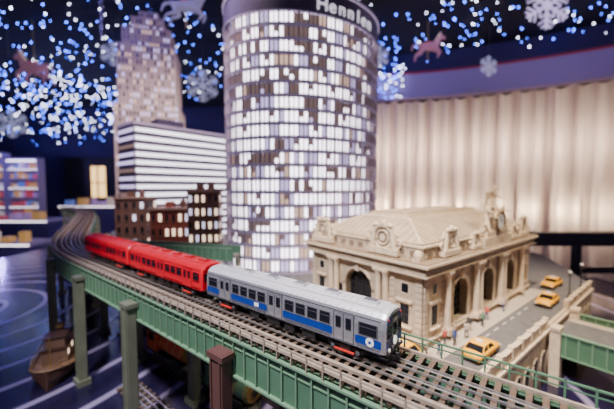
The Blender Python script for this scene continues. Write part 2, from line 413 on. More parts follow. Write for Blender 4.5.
def person(a,o,head,shirt,pants,**kw):
    V,Fc=fig_mesh(**kw); b=MB(); g={}
    for f in Fc:
        c=sum((Vector(V[i]) for i in f),Vector())/len(f)
        if c.z>1.68 or (c.z>1.58 and c.y<kw.get('lean',0)-.01): m=hairm
        elif c.z>1.50: m=skinm
        elif abs(c.x)>.22 and c.z<.90+max(kw.get('armup',(0,0))): m=skinm
        elif c.z>.90: m=shirt
        elif c.z<.09: m=blackm
        else: m=pants
        g.setdefault(m,[]).append(f)
    for m,fs in g.items(): b.add(V,fs,m,True)
    b.add([(-.04,.10,1.66),(-.02,.115,1.66),(-.02,.115,1.645),(-.04,.10,1.645)],[(0,1,2,3)],blackm)
    b.add([(.04,.10,1.66),(.02,.115,1.66),(.02,.115,1.645),(.04,.10,1.645)],[(0,1,2,3)],blackm)
    b.sph((0,.125,1.62),.02,skinm,6,4)
    x,y=RL(a,o); ob=b.make('pedestrian_figure',(x,y,0.18 if o<2.6 and a>-1.5 else 0.0),head); ob.scale=(1.3,)*3
    return ob
ppl=[(3.2,1.2,0.4,0,3,dict(step=.12)),(4.2,1.9,3.6,1,3,dict(step=.0,arm=(.2,.1))),(6.1,1.0,1.2,2,1,dict(step=.18,lean=.05)),
 (7.2,2.0,5.5,5,3,dict(step=.05,armup=(.35,0),arm=(.3,.1))),(9.6,1.3,2.4,3,2,dict(step=.15)),(12.5,1.8,4.9,4,3,dict(step=.0)),
 (0.4,2.0,0.9,3,1,dict(step=.2,lean=.04)),(15.5,1.2,2.0,0,1,dict(step=.1)),(21,1.6,.5,5,1,dict(step=.12)),(-1.1,1.2,4.1,2,3,dict(step=.1))]
for a,o_,h,s1,p1,kw in ppl: person(a,o_,h,cloth[s1],cloth[p1],**kw)

# ------------------------------------------------------------ taxis
def taxi(a,o,hd=0.0,pos=None,z=0.0):
    b=MB()
    secs=[(-2.45,.42,.72,.80),(-2.35,.32,.92,.90),(-1.6,.30,.98,.95),(-0.9,.30,1.0,.96),(0.9,.30,.98,.96),(1.7,.30,.90,.94),(2.3,.32,.80,.88),(2.45,.42,.68,.78)]
    vs=[]
    for x,z0,z1,w in secs: vs+= [(x,-w*.93,z0),(x,-w,(z0+z1)/2),(x,-w*.93,z1),(x,0,z1+.04),(x,w*.93,z1),(x,w,(z0+z1)/2),(x,w*.93,z0)]
    fs=[]
    for j in range(len(secs)-1):
        for i in range(7): fs.append((j*7+i,j*7+(i+1)%7,(j+1)*7+(i+1)%7,(j+1)*7+i))
    fs+=[tuple(range(7)),tuple(range(49,56))]
    b.add(vs,fs,yellow,True)
    b.add([(-1.75,-.86,.95),(-1.15,-.72,1.44),(.25,-.72,1.46),(1.0,-.86,.93),(-1.75,.86,.95),(-1.15,.72,1.44),(.25,.72,1.46),(1.0,.86,.93)],
          [(0,1,2,3),(7,6,5,4),(0,4,5,1),(3,2,6,7)],glassd)
    b.add([(-1.2,-.74,1.44),(.3,-.74,1.45),(.3,.74,1.45),(-1.2,.74,1.44),(-1.1,-.6,1.50),(.2,-.6,1.51),(.2,.6,1.51),(-1.1,.6,1.50)],
          [(0,1,5,4),(1,2,6,5),(2,3,7,6),(3,0,4,7),(4,5,6,7),(0,3,2,1)],yellow)
    for sd in (1,-1):
        for (x0,x1) in (((-1.75,.95),(-1.15,1.46)),((1.0,.93),(.25,1.47)),((-.4,.95),(-.4,1.46))):
            b.cyl((x0[0],sd*.87,x0[1]),(x1[0],sd*.73,x1[1]),.045,yellow,n=6)
        for wx in (-1.5,1.5):
            b.cyl((wx,sd*.80,.33),(wx,sd*.97,.33),.33,blackm,n=16); b.cyl((wx,sd*.97,.33),(wx,sd*.985,.33),.18,steelln,n=12)
        b.bx(2.40,2.47,sd*.75-.15,sd*.75+.15,.55,.68,whitep); b.bx(-2.47,-2.40,sd*.75-.12,sd*.75+.12,.6,.72,redshoe)
        b.bx(-2.2,2.2,sd*.93,sd*.965,.60,.64,blackm)
    b.bx(2.42,2.5,-.7,.7,.35,.48,blackm); b.bx(-2.5,-2.42,-.7,.7,.35,.48,blackm)
    b.bx(-.6,-.3,-.3,.3,1.5,1.68,whitep); b.bx(2.42,2.46,-.5,.5,.52,.64,steelln)
    x,y=pos if pos else RL(a,o); ob=b.make('taxi_cab',(x,y,z),math.atan2(r.y,r.x)+hd); ob.scale=(1.2,)*3
taxi(4.9,4.8,z=0.012); taxi(31,4.8,math.pi,z=.012); taxi(43.5,2.4,math.pi*0.98,z=.012); taxi(0,0,math.pi/2,pos=(11.05,35.95),z=.012)

# ------------------------------------------------------------ station
b=MB(); base=Matrix.Translation((C.x,C.y,0.18))
ang=math.atan2(r.y,r.x)
TR=base@Matrix.Rotation(ang,4,'Z')
TLm=base@Matrix.Rotation(ang+math.pi/2,4,'Z')@Matrix.Scale(-1,4,(0,1,0))
def arch_bay(x0,x1,z0,z1,cx,a,zb,zs,dep,cols=4):
    N=14; ar=[(cx-a*math.cos(math.pi*i/N),zs+a*math.sin(math.pi*i/N)) for i in range(N+1)]
    Q=lambda p,m: b.add([(x,0,z) for x,z in p],[tuple(range(len(p)))],m)
    Q([(x0,z0),(cx-a,z0),(cx-a,z1),(x0,z1)],stone); Q([(cx+a,z0),(x1,z0),(x1,z1),(cx+a,z1)],stone)
    if zb>z0: Q([(cx-a,z0),(cx+a,z0),(cx+a,zb),(cx-a,zb)],stone)
    for i in range(N): Q([ar[i],ar[i+1],(ar[i+1][0],z1),(ar[i][0],z1)],stone)
    ring=[(cx-a,zb)]+ar+[(cx+a,zb)]
    for i in range(len(ring)-1):
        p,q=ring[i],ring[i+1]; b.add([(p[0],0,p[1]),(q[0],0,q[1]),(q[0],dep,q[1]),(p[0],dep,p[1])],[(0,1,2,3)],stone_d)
    b.add([(x,dep,z) for x,z in ring],[tuple(range(len(ring)))],glassd)
    b.add([(cx-a,0,zb),(cx+a,0,zb),(cx+a,dep,zb),(cx-a,dep,zb)],[(0,1,2,3)],stone_l)
    for i in range(1,cols):
        x=cx-a+2*a*i/cols; h=zs+math.sqrt(max(0,a*a-(x-cx)**2)); b.bx(x-.06,x+.06,dep-.12,dep-.02,zb,h,bronze)
    z=zb+1.0
    while z<zs+a*0.6:
        hw=a if z<zs else math.sqrt(a*a-(z-zs)**2); b.bx(cx-hw,cx+hw,dep-.1,dep-.02,z-.04,z+.04,bronze); z+=1.0
    b.tube([(cx-(a+.25)*math.cos(math.pi*i/N),-.05,zs+(a+.25)*math.sin(math.pi*i/N)) for i in range(N+1)],.22,stone_l,6)
    for sd in (-1,1): b.bx(cx+sd*(a+.25)-.2,cx+sd*(a+.25)+.2,-.15,.05,zb,zs,stone_l)
    b.box((cx,-.18,zs+a+.5),(.7,.5,1.2),stone_l); b.box((cx,-.02,zb-.15),(2*a+1.2,.5,.25),stone_l)
def column(x,y=-.55):
    b.box((x,y,1.15),(1.15,1.1,.7),stone_l); b.cyl((x,y,1.5),(x,y,1.75),.5,stone_l,n=16)
    b.cyl((x,y,1.7),(x,y,8.2),.42,stone_l,r1=.36,n=16)
    for i in range(8):
        t=i*math.pi/4; b.cyl((x+.40*math.cos(t),y+.40*math.sin(t),1.8),(x+.35*math.cos(t),y+.35*math.sin(t),8.1),.05,stone,n=4)
    b.cyl((x,y,8.1),(x,y,8.8),.38,stone_l,r1=.6,n=12); b.box((x,y,8.95),(1.2,1.15,.3),stone_l)
def pier(x0,x1):
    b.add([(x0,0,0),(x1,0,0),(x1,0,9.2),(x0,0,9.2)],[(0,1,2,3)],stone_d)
    b.bx(x0+.95,x1-.95,-.06,.02,1.0,9.1,stone)
    z=1.0
    while z<8.6:
        b.bx(x0+.1,x0+.95,-.16,.02,z,z+.62,stone_l); b.bx(x1-.95,x1-.1,-.16,.02,z,z+.62,stone_l); z+=.75
    cx=(x0+x1)/2
    b.bx(cx-.95,cx+.95,-.12,.02,2.2,5.3,stone_l); b.bx(cx-.65,cx+.65,-.14,.02,2.5,5.0,glassd); b.bx(cx-.05,cx+.05,-.18,0,2.5,5.0,bronze); b.bx(cx-.65,cx+.65,-.18,0,3.7,3.78,bronze)
    b.box((cx,-.2,5.5),(2.4,.5,.28),stone_l); b.box((cx,-.2,2.1),(2.2,.5,.2),stone_l)
    b.bx(cx-.7,cx+.7,-.1,.02,6.3,7.9,stone_l); b.bx(cx-.5,cx+.5,-.12,.02,6.5,7.7,glassd)
def scroll(cx,y,z,R,sd,rr=.14):
    p=[(cx+sd*(R-R*i/26)*math.cos(i*.5),y,z+(R-R*i/26)*math.sin(i*.5)) for i in range(22)]; b.tube(p,rr,stone_l,5)
def cartouche(cx,z=11.0,s=1.0):
    b.box((cx,.1,z+.35*s),(4.4*s,1.3,.7*s),stone_l)
    R=1.35*s; zc=z+1.9*s
    b.cyl((cx,-.1,zc),(cx,.5,zc),R,stone,n=24); b.cyl((cx,-.25,zc),(cx,.0,zc),R*.62,stone_d,n=20); b.cyl((cx,-.3,zc),(cx,0,zc),R*.3,stone_l,n=20)
    b.tube([(cx+R*math.cos(2*math.pi*i/20),-.15,zc+R*math.sin(2*math.pi*i/20)) for i in range(20)],.24*s,stone_l,6,True)
    b.tube([(cx+R*.62*math.cos(2*math.pi*i/20),-.25,zc+R*.62*math.sin(2*math.pi*i/20)) for i in range(20)],.12*s,stone_l,6,True)
    for sd in (-1,1):
        scroll(cx+sd*2.0*s,-.05,z+1.2*s,.62*s,sd); scroll(cx+sd*1.7*s,-.05,z+2.2*s,.35*s,sd)
        b.sph((cx+sd*1.0*s,-.2,zc+1.45*s),.35*s,stone_l,8,6,(1.3,.8,.8))
        b.cyl((cx+sd*1.5*s,-.2,z+.7*s),(cx+sd*1.2*s,-.2,z+3.0*s),.32*s,stone_l,r1=.2*s,n=8); b.sph((cx+sd*1.2*s,-.25,z+3.3*s),.26*s,stone_l,8,6)
    b.sph((cx,-.15,zc+R+.25*s),.42*s,stone_l,10,8,(1,.8,1.1)); b.box((cx,-.1,zc+R+.05),(1.5*s,.7,.3*s),stone_l)
def dentils(x0,x1):
    x=x0
    while x<x1: b.box((x,-.42,9.98),(.28,.5,.24),stone_l); x+=.55
for T,Ln,bays,piers,cols in ((TR,LR,[(5,14),(14,23),(23,32)],[(0,5),(32,37)],[(5.0,),(13.4,14.6),(22.4,23.6),(32.0,)]),
                        (TLm,LL,[(5,16)],[(0,5),(16,21)],[(5.2,6.4),(14.6,15.8)])):
    b.T=T
    for x0,x1 in bays:
        arch_bay(x0,x1,0,9.2,(x0+x1)/2,2.15 if T is TR else 2.6,1.4 if T is TR else .3,5.2,1.1)
    if T is TLm:
        for cx in (6.9,14.1): b.bx(cx-.35,cx+.35,-.1,.02,2.5,5.0,glassd)
    for x0,x1 in piers: pier(x0,x1)
    for g in cols:
        for x in g: column(x)
    b.bx(-.3,Ln+.3,-.35,.02,0,.9,stone_d); b.bx(-.35,Ln+.35,-.42,.02,.8,1.0,stone_l)
    dentils(0.2,Ln)
b.T=TR
b.add([(LR,0,0),(LR,LL,0),(LR,LL,9.2),(LR,0,9.2)],[(0,1,2,3)],stone); b.add([(0,LL,0),(LR,LL,0),(LR,LL,9.2),(0,LL,9.2)],[(0,1,2,3)],stone)
b.bx(2.0,LR-2,3.2,LL-2,0.1,9.2,stone_d)
def ring(e,z0,z1,m): b.bx(-e,LR+e,-e,LL+e,z0,z1,m)
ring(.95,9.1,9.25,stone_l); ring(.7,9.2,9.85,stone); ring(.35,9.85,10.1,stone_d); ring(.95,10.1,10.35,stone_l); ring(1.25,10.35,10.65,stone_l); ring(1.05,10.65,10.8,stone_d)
ring(-.3,10.8,12.4,stone); ring(-.1,12.4,12.65,stone_l); ring(-.5,12.65,12.8,stone_d)
for T,Ln in ((TR,LR),(TLm,LL)):
    b.T=T; x=1.6
    while x<Ln-1.2: b.bx(x-.65,x+.65,.22,.34,11.2,12.1,stone_l); b.bx(x-.5,x+.5,.18,.34,11.32,11.98,stone_d); x+=1.75
b.T=TR
e0,e1=0.9,6.2; z0,z1=12.8,15.3
P=[(e0,e0,z0),(LR-e0,e0,z0),(LR-e0,LL-e0,z0),(e0,LL-e0,z0),(e1,e1,z1),(LR-e1,e1,z1),(LR-e1,LL-e1,z1),(e1,LL-e1,z1)]
b.add(P,[(0,1,5,4),(1,2,6,5),(2,3,7,6),(3,0,4,7),(4,5,6,7)],roofm)
for i,j in ((0,4),(1,5),(2,6),(3,7),(4,5),(5,6),(6,7),(7,4)): b.cyl(P[i],P[j],.14,stone_l,n=6)
k=1
while e0+k*1.2<LR-e0:
    x=e0+k*1.2
    fx=min(max(x,e1),LR-e1); t=1-abs(fx-x)/(e1-e0)
    b.cyl((x,e0,z0),(x,e0+(e1-e0)*t,z0+(z1-z0)*t),.06,stone_d,n=4); k+=1
k=1
while e0+k*1.2<LL-e0:
    y=e0+k*1.2; fy=min(max(y,e1),LL-e1); t=1-abs(fy-y)/(e1-e0)
    b.cyl((e0,y,z0),(e0+(e1-e0)*t,y,z0+(z1-z0)*t),.06,stone_d,n=4); k+=1
b.bx(e1+.6,LR-e1-.6,e1+.6,LL-e1-.6,z1,z1+.5,stone_l); b.bx(e1+1,LR-e1-1,e1+1,LL-e1-1,z1+.5,z1+.75,roofm)
b.T=TR; cartouche(6.2); cartouche(33.2); cartouche(13.6,s=.65); cartouche(28.5,s=.65)
b.T=TLm; cartouche(6.0,s=1.15); cartouche(18.2,s=1.1)
for x in (0.8,20.2): b.sph((x,.0,11.4),.55,stone_l,10,8,(1,1,1.4)); b.box((x,0,10.95),(1,1,.4),stone_l)
b.T=TR; cx=21.0
b.box((cx,.6,11.5),(10.5,2.4,1.4),stone_l); b.box((cx,.6,12.6),(8.5,2.2,.9),stone_l); b.box((cx,.6,14.4),(5.0,1.8,3.2),stone,taper=.85)
b.cyl((cx,-.7,14.5),(cx,.2,14.5),1.55,stone_l,n=28); b.cyl((cx,-.78,14.5),(cx,-.6,14.5),1.15,whitep,n=28)
b.tube([(cx+1.55*math.cos(2*math.pi*i/24),-.7,14.5+1.55*math.sin(2*math.pi*i/24)) for i in range(24)],.24,stone_d,6,True)
b.box((cx,-.8,14.9),(.1,.05,.8),blackm); b.box((cx+.3,-.8,14.5),(.6,.05,.1),blackm)
for sd in (-1,1): scroll(cx+sd*2.9,0,13.8,1.0,sd,.25); scroll(cx+sd*4.3,0,12.9,.7,sd,.2); b.sph((cx+sd*2.6,.1,15.2),.6,stone_l,8,6)
def statue(kw,loc,sc,rz,tilt=0,ty=0):
    V,Fc=fig_mesh(**kw); old=b.T.copy()
    b.T=old@Matrix.Translation(loc)@Matrix.Rotation(rz,4,'Z')@Matrix.Rotation(ty,4,'Y')@Matrix.Rotation(tilt,4,'X')@Matrix.Scale(sc,4)@Matrix.Diagonal((1.35,1.35,1,1))
    b.add(V,Fc,stone_l,True); b.T=old
statue(dict(step=.12,armup=(.75,.0),arm=(.2,.2)),(cx,.5,16.0),2.4,math.pi)
statue(dict(step=.25,armup=(.3,.2),arm=(.3,.3),lean=.15),(cx-3.6,.3,13.0),2.5,math.pi,0,math.radians(-22))
statue(dict(step=.25,armup=(.2,.3),arm=(.3,.3),lean=.15),(cx+3.6,.3,13.0),2.5,math.pi,0,math.radians(22))
for sd in (-1,1):
    b.prism([(cx+sd*.4,.75),(cx+sd*1.9,.9),(cx+sd*.4,1.0)],17.2,19.2,stone_l)
    b.sph((cx+sd*1.4,.6,16.3),.8,stone_l,8,6,(1.2,.7,1))
b.sph((cx,1.0,16.8),1.3,stone_l,10,8,(1.2,.5,1.2))
b.make('railway_station_building')

# ------------------------------------------------------------ curved office tower
winw=M('office_window_bright',(0.9,0.9,0.95),0.4,emit=(0.97,0.89,1.0),es=5.2)
wind=M('office_window_soft',(0.5,0.45,0.6),0.4,emit=(0.66,0.55,0.95),es=1.5)
winb=M('office_window_blind_tan',(0.20,0.14,0.12),0.5,emit=(0.55,0.36,0.32),es=0.34)
winv=M('office_window_amber',(0.3,0.2,0.15),0.5,emit=(0.95,0.64,0.50),es=1.1)
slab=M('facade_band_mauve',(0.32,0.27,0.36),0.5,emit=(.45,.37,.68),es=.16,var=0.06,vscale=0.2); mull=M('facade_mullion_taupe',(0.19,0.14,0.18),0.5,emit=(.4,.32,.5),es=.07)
signb=M('sign_band_dark',(0.10,0.08,0.15),0.5); signl=M('sign_letters_white',(0.9,0.9,0.9),0.5,emit=(0.9,0.85,1),es=1.0)
A,Bb,th,ec=22.0,16.0,math.radians(30),Vector((-0.5,88.0))
def ell(t,off=0.0):
    x=(A+off)*math.cos(t); y=(Bb+off)*math.sin(t); return (ec.x+x*math.cos(th)-y*math.sin(th), ec.y+x*math.sin(th)+y*math.cos(th))
fine=[i*2*math.pi/2000 for i in range(2001)]; L=[0]
for i in range(1,2001):
    a=ell(fine[i-1]); c=ell(fine[i]); L.append(L[-1]+math.hypot(a[0]-c[0],a[1]-c[1]))
NC=54; ts=[];j=0
for k in range(NC):
    while L[j]<L[-1]*k/NC: j+=1
    ts.append(fine[j])
ts.append(2*math.pi)
b=MB(); fh=3.1; NF=19
def quad(t0,t1,o0,z0,z1,m,o1=None):
    o1=o0 if o1 is None else o1
    a=ell(t0,o0);c=ell(t1,o0);a2=ell(t0,o1);c2=ell(t1,o1)
    b.add([(a[0],a[1],z0),(c[0],c[1],z0),(c2[0],c2[1],z1),(a2[0],a2[1],z1)],[(0,1,2,3)],m)
for f in range(NF):
    z=f*fh; run=0; cur=winw
    for k in range(NC):
        t0,t1=ts[k],ts[k+1]
        quad(t0,t1,0,z,z+.85,slab); quad(t0,t1,0,z+.85,z+.86,slab,-.3); quad(t0,t1,0,z-.01,z,slab,-.3)
        tm=(t0+t1)/2
        for q0,q1 in ((t0,tm),(tm,t1)):
            if run<=0:
                lo=f<12
                cur=random.choices([winw,wind,winb,winv],[6.8 if lo else 5.2,1.6,1.1 if lo else 2.2,.9])[0]; run=random.choice([1,1,2,2])
            run-=1
            if random.random()<.13:
                quad(q0,q1,-.3,z+.8,z+1.9,cur); quad(q0,q1,-.3,z+1.9,z+3.1,winb if cur is not winb else winw)
            else: quad(q0,q1,-.3,z+.8,z+3.1,cur)
        a=ell(t0,-.05); b.box((a[0],a[1],z+1.95),(.48,.42,2.3),mull,t0+th)
        a=ell(tm,-.1); b.box((a[0],a[1],z+1.95),(.2,.26,2.3),mull,tm+th)
zt=NF*fh
for k in range(NC):
    quad(ts[k],ts[k+1],0.2,zt,zt+5.4,signb); quad(ts[k],ts[k+1],.5,zt+5.4,zt+5.9,slab); quad(ts[k],ts[k+1],.5,zt-.2,zt+.15,slab)
    quad(ts[k],ts[k+1],.2,zt+.15,zt+.16,slab,.5)
b.add([(*ell(t,.5),zt+5.9) for t in ts[:-1]],[tuple(range(NC))],slab)
tow=b.make('curved_office_tower',(0,0,0.01))
txt="Hennlen"
tt=math.radians(258)
for i,ch in enumerate(txt):
    cu=bpy.data.curves.new('l','FONT'); cu.body=ch; cu.size=4.2; cu.extrude=.12; cu.align_x='CENTER'
    ob=bpy.data.objects.new('l',cu); S.collection.objects.link(ob)
    me=bpy.data.meshes.new_from_object(ob.evaluated_get(bpy.context.evaluated_depsgraph_get())); bpy.data.objects.remove(ob)
    me.materials.clear(); me.materials.append(signl)
    lo=bpy.data.objects.new('sign_letter_%d'%(i+1),me); S.collection.objects.link(lo); lo.parent=tow
    x,y=ell(tt,.35); x2,y2=ell(tt+.01,.35); lo.location=(x,y,zt+1.0); lo.rotation_euler=(math.pi/2,0,math.atan2(y2-y,x2-x))
    tt+=0.118 if ch!='l' else 0.095

# ------------------------------------------------------------ generic windowed blocks
def block(b,x0,x1,y0,y1,z0,z1,wall,wins,nx,ny,nz,fw=.55,fhh=.6,weights=None):
    b.bx(x0,x1,y0,y1,z0,z1,wall)
    def face(p0,p1,n,o):
        for k in range(nz):
            zc=z0+(z1-z0)*(k+.5)/nz; hh=(z1-z0)/nz*fhh/2
            for i in range(n):
                t0=(i+.5-fw/2)/n; t1=(i+.5+fw/2)/n; m=random.choices(wins,weights)[0]
                a=(p0[0]+(p1[0]-p0[0])*t0+o[0],p0[1]+(p1[1]-p0[1])*t0+o[1]); c=(p0[0]+(p1[0]-p0[0])*t1+o[0],p0[1]+(p1[1]-p0[1])*t1+o[1])
                b.add([(a[0],a[1],zc-hh),(c[0],c[1],zc-hh),(c[0],c[1],zc+hh),(a[0],a[1],zc+hh)],[(0,1,2,3)],m)
    face((x0,y0),(x1,y0),nx,(0,-.06)); face((x0,y1),(x1,y1),nx,(0,.06)); face((x0,y0),(x0,y1),ny,(-.06,0)); face((x1,y0),(x1,y1),ny,(.06,0))
brick=M('brick_red_brown',(0.22,0.055,0.04),0.85,var=0.25,vscale=2); brick2=M('brick_brown',(0.12,0.06,0.046),0.85,var=0.2,vscale=2)
brtrim=M('brick_trim',(0.24,0.155,0.12),0.8)
litwarm=M('window_warm_lit',(0.9,0.8,0.7),emit=(1,0.74,0.52),es=2.2); litcool=M('window_cool_lit',(0.8,0.8,0.9),emit=(0.75,0.72,1),es=1.4)
def brick_building(x0,x1,y0,y1,h,m,nx,nz,wt=(3,1.5,3)):
    b=MB(); cx,cy=(x0+x1)/2,(y0+y1)/2; w,d=(x1-x0)/2,(y1-y0)/2
    block(b,-w,w,-d,d,0,h,m,[litwarm,litcool,glassd],nx,3,nz,.42,.5,wt)
    b.bx(-w-.3,w+.3,-d-.3,d+.3,h,h+.5,brtrim); b.bx(-w-.1,w+.1,-d-.1,d+.1,h*.22,h*.22+.2,brtrim)
    for k in range(nz): 
        zc=h*(k+.5)/nz-h/nz*.27
        for i in range(nx): b.box((-w+2*w*(i+.5)/nx,-d-.1,zc),(2*w/nx*.5,.2,.12),brtrim)
    b.bx(-w*.5,-w*.1,-1,1,h+.5,h+2,m); b.cyl((w*.4,0,h+.5),(w*.4,0,h+2.0),.8,brick2)
    b.cyl((w*.4,0,h+2.0),(w*.4,0,h+2.7),.85,brick2,r1=.05)
    b.make('brick_apartment_building',(cx,cy,0.01),0.12)
brick_building(-39.0,-29.6,76,86,14.5,brick,6,4,(2,1,3))
brick_building(-28.8,-21.4,74,79,19.0,brick2,5,6,(5,2,1.5))
brick_building(-52.5,-44.5,84,92,17.0,brick2,4,5,(1,1,6))

band=M('office_band_white_lit',(0.9,0.9,0.9),emit=(0.88,0.86,1.0),es=2.6); dk=M('office_band_dark',(0.05,0.04,0.08),0.4)
b=MB(); W=37; Dp=14; Ht=41.5; b.bx(0,W,0,Dp,0,Ht,dk); nb=15; fh2=Ht/nb
for k in range(nb):
    z=k*fh2+.5; m=band
    b.bx(.3,W-.3,-.15,.05,z,z+fh2*.45,m); b.bx(-.15,.05,.5,Dp-.5,z,z+fh2*.42,wind if k%3 else winb)
    b.bx(-.25,W+.2,-.3,.1,z+fh2*.45,z+fh2*.55,mull)
    for i in range(25): b.bx(.4+i*1.5,.48+i*1.5,-.2,0,z,z+fh2*.45,mull)
b.bx(-.3,W+.3,-.3,Dp+.3,Ht,Ht+1.0,slab); b.bx(10,20,4,10,Ht+1,Ht+4,dk)
b.make('striped_office_block',(-58,105,0.01),math.atan2(.77,.64))

deco=M('deco_limestone_tan',(0.44,0.34,0.30),0.75,var=0.12,vscale=0.2); decop=M('deco_pier_light',(0.66,0.54,0.48),0.7)
b=MB()
tiers=[(14,12,0,60),(12.5,10.5,60,88),(10.5,8.5,88,97),(7,6,97,103),(4,3.4,103,107)]
for w,d_,z0,z1 in tiers:
    nzz=max(2,int((z1-z0)/3)); block(b,-w,w,-d_,d_,z0,z1,deco,[glassd,wind,winb,winv],int(w*1.3),int(d_*1.3),nzz,.5,.6,[3,2,3,1.6])
    n=int(w*1.3)
    for i in range(n+1):
        x=-w+2*w*i/n
        for sg in (-1,1): b.bx(x-.25,x+.25,sg*d_-.3,sg*d_+.3,z0,z1+.6,decop)
    n=int(d_*1.3)
    for i in range(n+1):
        y=-d_+2*d_*i/n
        for sg in (-1,1): b.bx(sg*w-.3,sg*w+.3,y-.25,y+.25,z0,z1+.6,decop)
    b.bx(-w-.4,w+.4,-d_-.4,d_+.4,z1-.2,z1+.3,decop)
b.cyl((0,0,107),(0,0,116),1.0,silver,r1=.1)
b.make('art_deco_skyscraper',(-80,163,0.01),0.25)

b=MB(); wp=withn([(-47,70),(-36,67.5),(-26,65),(-14,61.5)])
b.sweep(wp,rect(-1.6,1.6,6.2,6.6),side)
for s0 in (-1.6,1.6): b.sweep(wp,rect(s0-.08,s0+.08,5.6,8.0),green); b.sweep(wp,rect(s0-.2,s0+.2,8.0,8.2),greenl)
for x,y,nx,ny in wp: b.cyl((x,y,0.01),(x,y,6.2),.4,colbr)
for i in range(len(wp)-1):
    for k in range(9):
        x=wp[i][0]+(wp[i+1][0]-wp[i][0])*k/9; y=wp[i][1]+(wp[i+1][1]-wp[i][1])*k/9
        for s0 in (-1.7,1.7): b.box((x+wp[i][2]*s0,y+wp[i][3]*s0,6.9),(.15,.15,2.5),greenl)
b.make('elevated_walkway')

# ------------------------------------------------------------ lower level: tracks, train, boat
lrail=M('toy_rail_bright',(0.65,0.62,0.75),0.25,0.8)
def straight(s0,t0,t1):
    b=MB(); p=[]
    for t in (t0,t1):
        q=VP(t,s0); p.append((q[0],q[1],nr.x,nr.y))
    for g in (-.75,.75,0): b.sweep(p,rect(g-.08,g+.08,-7.7,-7.4),lrail)
    a=math.atan2(u.y,u.x); t=t0+.4
    while t<t1: q=VP(t,s0); b.box((q[0],q[1],-7.84),(.5,2.9,.28),tie,a); t+=1.2
    b.make('toy_train_track')
straight(0.6,12,38); straight(-6.0,12,56)
brass=M('brass_trim',(0.6,0.42,0.15),0.3,0.8); locr=M('loco_orange_red',(0.45,0.08,0.02),0.45)
def loco(pos,rz,body,trim):
    b=MB()
    b.bx(-5,5,-1.4,1.4,1.1,1.5,blackm); b.cyl((-1.8,0,2.9),(5,0,2.9),1.35,body,n=24); b.cyl((5,0,2.9),(5.25,0,2.9),1.2,trim,n=24); b.cyl((5.25,0,2.9),(5.5,0,2.9),.45,blackm)
    for x in (-1,1,3,4.8): b.cyl((x-.08,0,2.9),(x+.08,0,2.9),1.42,trim,n=24)
    b.cyl((4,0,4.0),(4,0,5.4),.38,blackm,r1=.6); b.sph((2,0,4.2),.6,trim); b.sph((0.2,0,4.2),.5,trim); b.box((4.9,0,4.6),(.5,.6,.6),trim)
    b.bx(-5,-1.8,-1.5,1.5,1.5,4.6,body); b.bx(-5.4,-1.4,-1.75,1.75,4.6,4.85,blackm)
    for sd in (-1,1):
        b.bx(-4.2,-2.6,sd*1.5-.04,sd*1.5+.04,3.0,4.2,glassd)
        for x in (-3,-1,1): b.cyl((x,sd*.8,.9),(x,sd*1.0,.9),.9,blackm,n=20); b.cyl((x,sd*1.0,.9),(x,sd*1.08,.9),.3,trim)
        b.bx(-3,1,sd*1.12,sd*1.2,.8,1.0,rail)
        for x in (3,4.3): b.cyl((x,sd*.8,.5),(x,sd*1.0,.5),.5,blackm,n=16)
        b.bx(2.8,4.6,sd*1.0,sd*1.5,1.1,1.9,blackm)
    b.add([(5,-1.3,1.2),(5,1.3,1.2),(5,-1.4,.2),(5,1.4,.2),(6.3,0,.2)],[(0,1,3,2),(0,2,4),(1,4,3),(0,4,1)],blackm)
    b.make('toy_steam_locomotive',pos,rz)
x,y=VP(38,-6.0); loco((x,y,-7.4),math.atan2(-u.y,-u.x),locr,brass)
x,y=VP(24,-6.0); loco((x,y,-7.4),math.atan2(-u.y,-u.x),green,brass)
hullm=M('boat_hull_brown',(0.075,0.038,0.025),0.35); deckm=M('boat_deck_wood',(0.22,0.13,0.07),0.6,var=.2,vscale=2); cabm=M('boat_cabin_tan',(0.20,0.12,0.08),0.5)
b=MB(); secs=[]
for i in range(13):
    t=i/12; x=-6+12*t; w=2.6*(1-abs(2*t-1)**3.2*(1.0 if t>.5 else .35)); w=max(w,.08); sheer=1.5+1.1*(2*t-1)**2
    secs.append([(x,-w,sheer),(x,-w*.96,sheer*.5),(x,-w*.6,0),(x,w*.6,0),(x,w*.96,sheer*.5),(x,w,sheer)])
vs=[p for s_ in secs for p in s_]; fs=[]; dk_=[]
for j in range(12):
    for i in range(5): fs.append((j*6+i,j*6+i+1,j*6+7+i,j*6+6+i))
    dk_.append((j*6+5,j*6,(j+1)*6,(j+1)*6+5))
fs+=[tuple(range(6)),tuple(range(72,78))]
b.add(vs,fs,hullm,False); b.add([(v[0],v[1]*.99,max(v[2]-.15,0.02)) for v in vs],dk_,deckm)
for sd in (0,5): b.tube([s_[sd] for s_ in secs],.14,deckm,6)
for sd in (0,5):
    for s_ in secs[1:-1]: b.cyl(s_[sd],(s_[sd][0],s_[sd][1]*.97,s_[sd][2]+.9),.05,brass,n=5)
    b.tube([(s_[sd][0],s_[sd][1]*.97,s_[sd][2]+.9) for s_ in secs[1:-1]],.05,brass,5)
b.box((-.8,0,2.4),(5.2,2.8,2.0),cabm); b.box((-.8,0,3.45),(5.6,3.2,.2),hullm); b.box((.5,0,4.2),(2.0,2.2,1.4),cabm); b.box((.5,0,4.95),(2.4,2.6,.18),hullm)
for sd in (-1,1):
    for k in range(4): b.box((-2.7+k*1.25,sd*1.41,2.6),(.7,.04,.7),litwarm if k%2 else glassd)
    b.box((.5,sd*1.11,4.3),(1.3,.04,.6),glassd)
b.cyl((-1.6,0,3.5),(-1.6,0,5.8),.5,hullm,r1=.45,n=16); b.cyl((-1.6,0,5.3),(-1.6,0,5.6),.54,brass,n=16); b.cyl((4,0,2),(4,0,6),.08,brass,n=6)
b.make('toy_steamboat',(-38.8,47,-7.97),math.radians(-62),scale=1.1)

